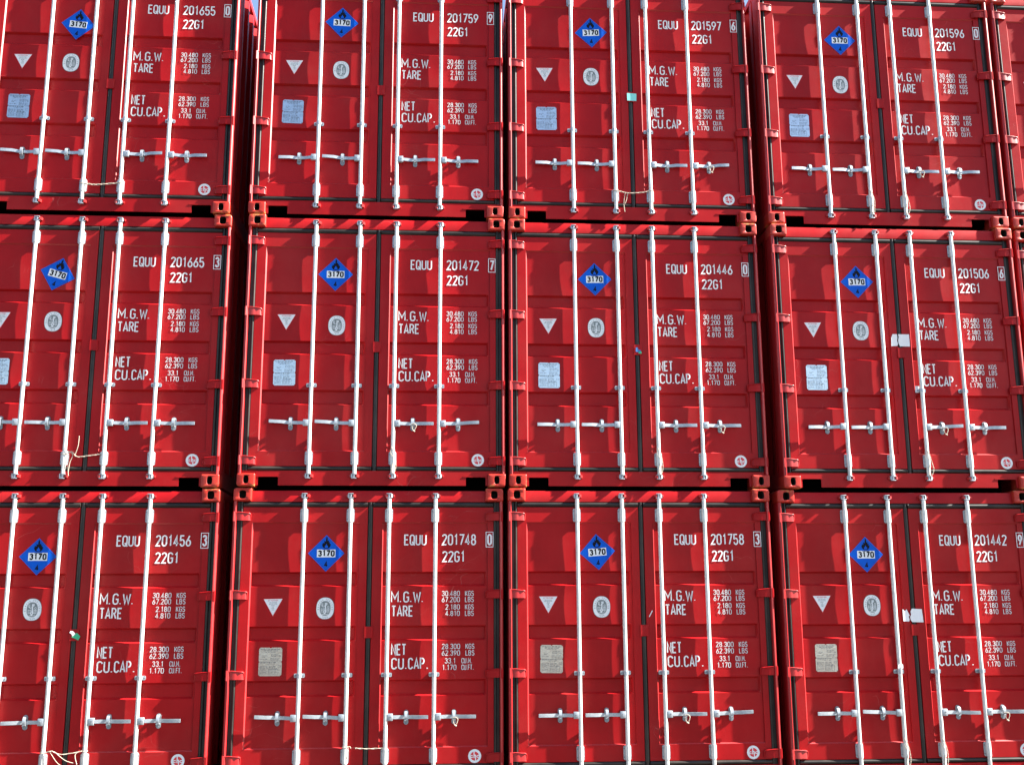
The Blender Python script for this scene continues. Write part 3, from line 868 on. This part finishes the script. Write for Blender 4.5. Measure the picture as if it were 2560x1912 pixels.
stick('B4', 'paper', [([(1.140, 1.378), (1.200, 1.382), (1.2065, 1.400), (1.205, 1.415), (1.199, 1.432), (1.206, 1.462), (1.204, 1.498), (1.160, 1.498), (1.144, 1.46)], 'paper', 0),
                      ([(1.2125, 1.402), (1.224, 1.376), (1.322, 1.376), (1.322, 1.496), (1.214, 1.497), (1.219, 1.47), (1.210, 1.44)], 'paper', -.004)], .0395, 'torn white paper across the door seam')
stick('C4', 'paper', [([(1.128, 1.390), (1.180, 1.388), (1.188, 1.404), (1.182, 1.436), (1.192, 1.440), (1.166, 1.498), (1.150, 1.482), (1.128, 1.500)], 'paper', 0),
                      ([(1.196, 1.400), (1.210, 1.382), (1.316, 1.380), (1.308, 1.498), (1.214, 1.504), (1.200, 1.478), (1.204, 1.450), (1.194, 1.43)], 'paper', -.004)], .0395, 'torn white paper across the door seam')
stick('C1', 'paper', [([(1.214, 1.296), (1.276, 1.268), (1.292, 1.300), (1.262, 1.330), (1.236, 1.322)], 'green', 0),
                      ([(1.196, 1.332), (1.206, 1.348), (1.226, 1.346), (1.250, 1.322), (1.238, 1.312), (1.226, 1.300), (1.214, 1.322)], 'paper', -.001)], .0285, 'crumpled green and white paper scrap')
stick('C3', 'tape', [([(1.278, 1.432), (1.285, 1.430), (1.316, 1.486), (1.308, 1.488)], 'paper', 0)], YF-.0010, 'thin white slash of tape')
stick('C4', 'tape', [([(1.030, .978), (1.038, .970), (1.054, .986), (1.070, .966), (1.080, .978), (1.080, 1.006), (1.066, 1.016), (1.038, 1.010)], 'paper', 0)], YROD-RR-.0015, 'white tape scrap on the second rod')
stick('B4', 'tape', [([(1.345, .925), (1.385, .925), (1.388, .988), (1.345, .990)], 'paper', 0)], .047, 'white tape scrap behind the third rod')

# ------------------------------------------------------------------ ropes tied round the rods (things of their own)
def rope(n, paths, label, r=.0065, group='cords tied round the locking rods', twist=True):
    x, y, dz = DATA[n][:3]; z0 = rows[n[0]]*PITCH+dz
    mb = MB(); first = Vector(paths[0][0])
    for j, pth in enumerate(paths):
        rr = r if j == 0 else r*.62
        P = spline([Vector(p)-first for p in pth], 8)
        if twist and j == 0:
            for ph in (0, math.pi):
                Q = []
                for k, q in enumerate(P):
                    d = (P[min(k+1, len(P)-1)]-P[max(k-1, 0)]).normalized(); a = d.orthogonal().normalized(); b = d.cross(a)
                    t = k*.9+ph; Q.append(q+(a*math.cos(t)+b*math.sin(t))*rr*.55)
                mb.tube(Q, rr*.62, 'rope', 6)
        else: mb.tube(P, rr, 'rope', 6)
    o = mb.obj('rope', None, (x+first.x, y+first.y, z0+first.z))
    return tag(o, label, 'rope', group)
r2, r3 = RODS[1], RODS[2]
def ring(cx, z, a=.024, dz=.0):
    return [(cx+a*math.cos(t), YROD+a*math.sin(t), z+dz*k/8) for k, t in enumerate([math.pi*2*i/8 for i in range(9)])]
rope('A1', [[(r2+.02, .012, .275), (r2+.10, .010, .262), (r2+.2, .012, .270), (r3-.018, .014, .285)], ring(r2, .275), ring(r3, .285)],
     'thick white twisted rope tied between the middle rods of the top left container', .007)
rope('A3', [[(r2+.01, .005, .305), (r2+.08, .010, .288), (r2+.14, .004, .280), (r2+.26, .010, .292), (r3-.018, .014, .310)],
            [(r2+.09, .006, .282), (r2+.075, .010, .18), (r2+.082, .012, .09)], [(r2+.115, .006, .282), (r2+.10, .008, .21), (r2+.085, .010, .17)],
            ring(r2, .305), ring(r3, .31)], 'white cord with a dangling tail tied across the middle rods under the teal tape', .0055)
rope('B1', [[(r2+.018, .006, .295), (r2+.07, .004, .315), (r2+.12, .004, .272), (r2+.22, .010, .282), (r3-.018, .014, .298)],
            [(r2+.10, .004, .285), (r2+.125, -.006, .37), (r2+.13, -.010, .46)], [(r2+.05, .008, .285), (r2+.045, .008, .19), (r2+.055, .010, .10)],
            [(r2+.02, .008, .33), (r2+.08, .004, .29), (r2+.06, .006, .22), (r2+.05, .01, .13)], ring(r2, .295)],
     'frayed white cord tied between the middle rods below the tilted placard', .0052)
rope('C1', [[(r2+.018, .004, .335), (r2+.08, .0, .350), (r2+.16, .002, .322), (r3-.018, .010, .345)],
            [(r2+.06, .0, .350), (r2+.13, -.005, .26), (r2+.19, -.01, .22)], [(r2+.12, .0, .330), (r2+.2, -.01, .275), (r2+.27, .0, .25)],
            [(r3-.02, .008, .35), (r3-.07, .0, .32), (r3-.05, -.004, .24)], ring(r2, .335), ring(r3, .345)],
     'tangled white wires tied between the middle rods of the bottom left container', .0048)
rope('C2', [[(r2+.09, .012, .332), (r2+.2, .012, .326), (r3-.018, .014, .330)], [(r2+.01, .006, .345), (r2+.045, .010, .345), (r2+.05, .012, .33)], [(r2+.03, .010, .34), (r2+.018, .008, .24), (r2-.01, .006, .16)], ring(r2, .34)],
     'thin white cord across the middle rods of the second bottom container', .005)
def cord(n, i, label, loop=.26, sway=.03):
    X = RODS[i]
    rope(n, [[(X-.012, .004, .365), (X+.010, .0, .32), (X+.026, .0, .25), (X+sway, .0, .18), (X+.012, -.002, .12), (X-.006, .002, .145), (X+.004, .0, .22)],
             [(X-.02, .004, .34), (X-.016, -.001, .30), (X+.010, -.003, .27)]], label, .0038)
cord('B2', 2, 'loose cream cord looped down the third rod of the middle row, second stack')
cord('B3', 2, 'loose cream cord looped down the third rod below the blue latch sticker')
cord('B4', 2, 'loose cream cord looped down the third rod right of the torn paper container', sway=.04)
cord('A4', 1, 'loose cream cord wrapped on the second rod of the top container, fourth stack', sway=.022)
cord('A4', 2, 'loose cream cord wrapped on the third rod of the top container, fourth stack', sway=.034)
cord('C4', 1, 'loose cream cord wrapped on the second rod of the bottom right container', sway=.03)
cord('C4', 2, 'loose cream cord wrapped on the third rod of the bottom right container', sway=.026)

# small wire seals on the handle catches
def seal(n, i, label):
    x, y, dz = DATA[n][:3]; z0 = rows[n[0]]*PITCH+dz
    s = -1 if i < 2 else 1; X = RODS[i]+s*.178; z = .585
    P = spline([(X-.010, .008, z-.010), (X+.016, .002, z-.004), (X+.034, .0, z-.022), (X+.022, -.002, z-.058), (X+.010, .0, z-.070), (X-.004, .002, z-.045), (X+.006, .004, z-.02)], 7)
    mb = MB(); f = Vector(P[0]); mb.tube([Vector(p)-f for p in P], .0034, 'rope', 6)
    q = Vector((X+.012, -.001, z-.070))-f; mb.cyl(q+Vector((-.008, 0, .004)), q+Vector((.010, 0, -.008)), .0062, 'rope', 8)
    o = mb.obj('wire_seal', None, (x+f.x, y+f.y, z0+f.z)); tag(o, label, 'wire seal', 'wire seals on the door handles')
seal('B2', 2, 'looped wire seal on the third handle, middle row, second stack')
seal('A3', 3, 'looped wire seal on the rightmost handle of the teal taped container')
seal('B3', 3, 'looped wire seal on the rightmost handle, middle row, third stack')
seal('B4', 2, 'looped wire seal on the third handle, middle row, fourth stack')
seal('C2', 3, 'looped wire seal on the rightmost handle, bottom row, second stack')
seal('C3', 2, 'looped wire seal on the third handle, bottom row, third stack')
seal('C4', 3, 'looped wire seal on the rightmost handle, bottom row, fourth stack')
seal('A4', 2, 'looped wire seal on the third handle, top row, fourth stack')

# ------------------------------------------------------------------ ground
g = MB(); g.add([(-400, -400, -.006), (400, -400, -.006), (400, 400, -.006), (-400, 400, -.006)], [(0, 1, 2, 3)], 'concrete')
tag(g.obj('ground'), 'pale concrete container yard', None, None, 'structure')
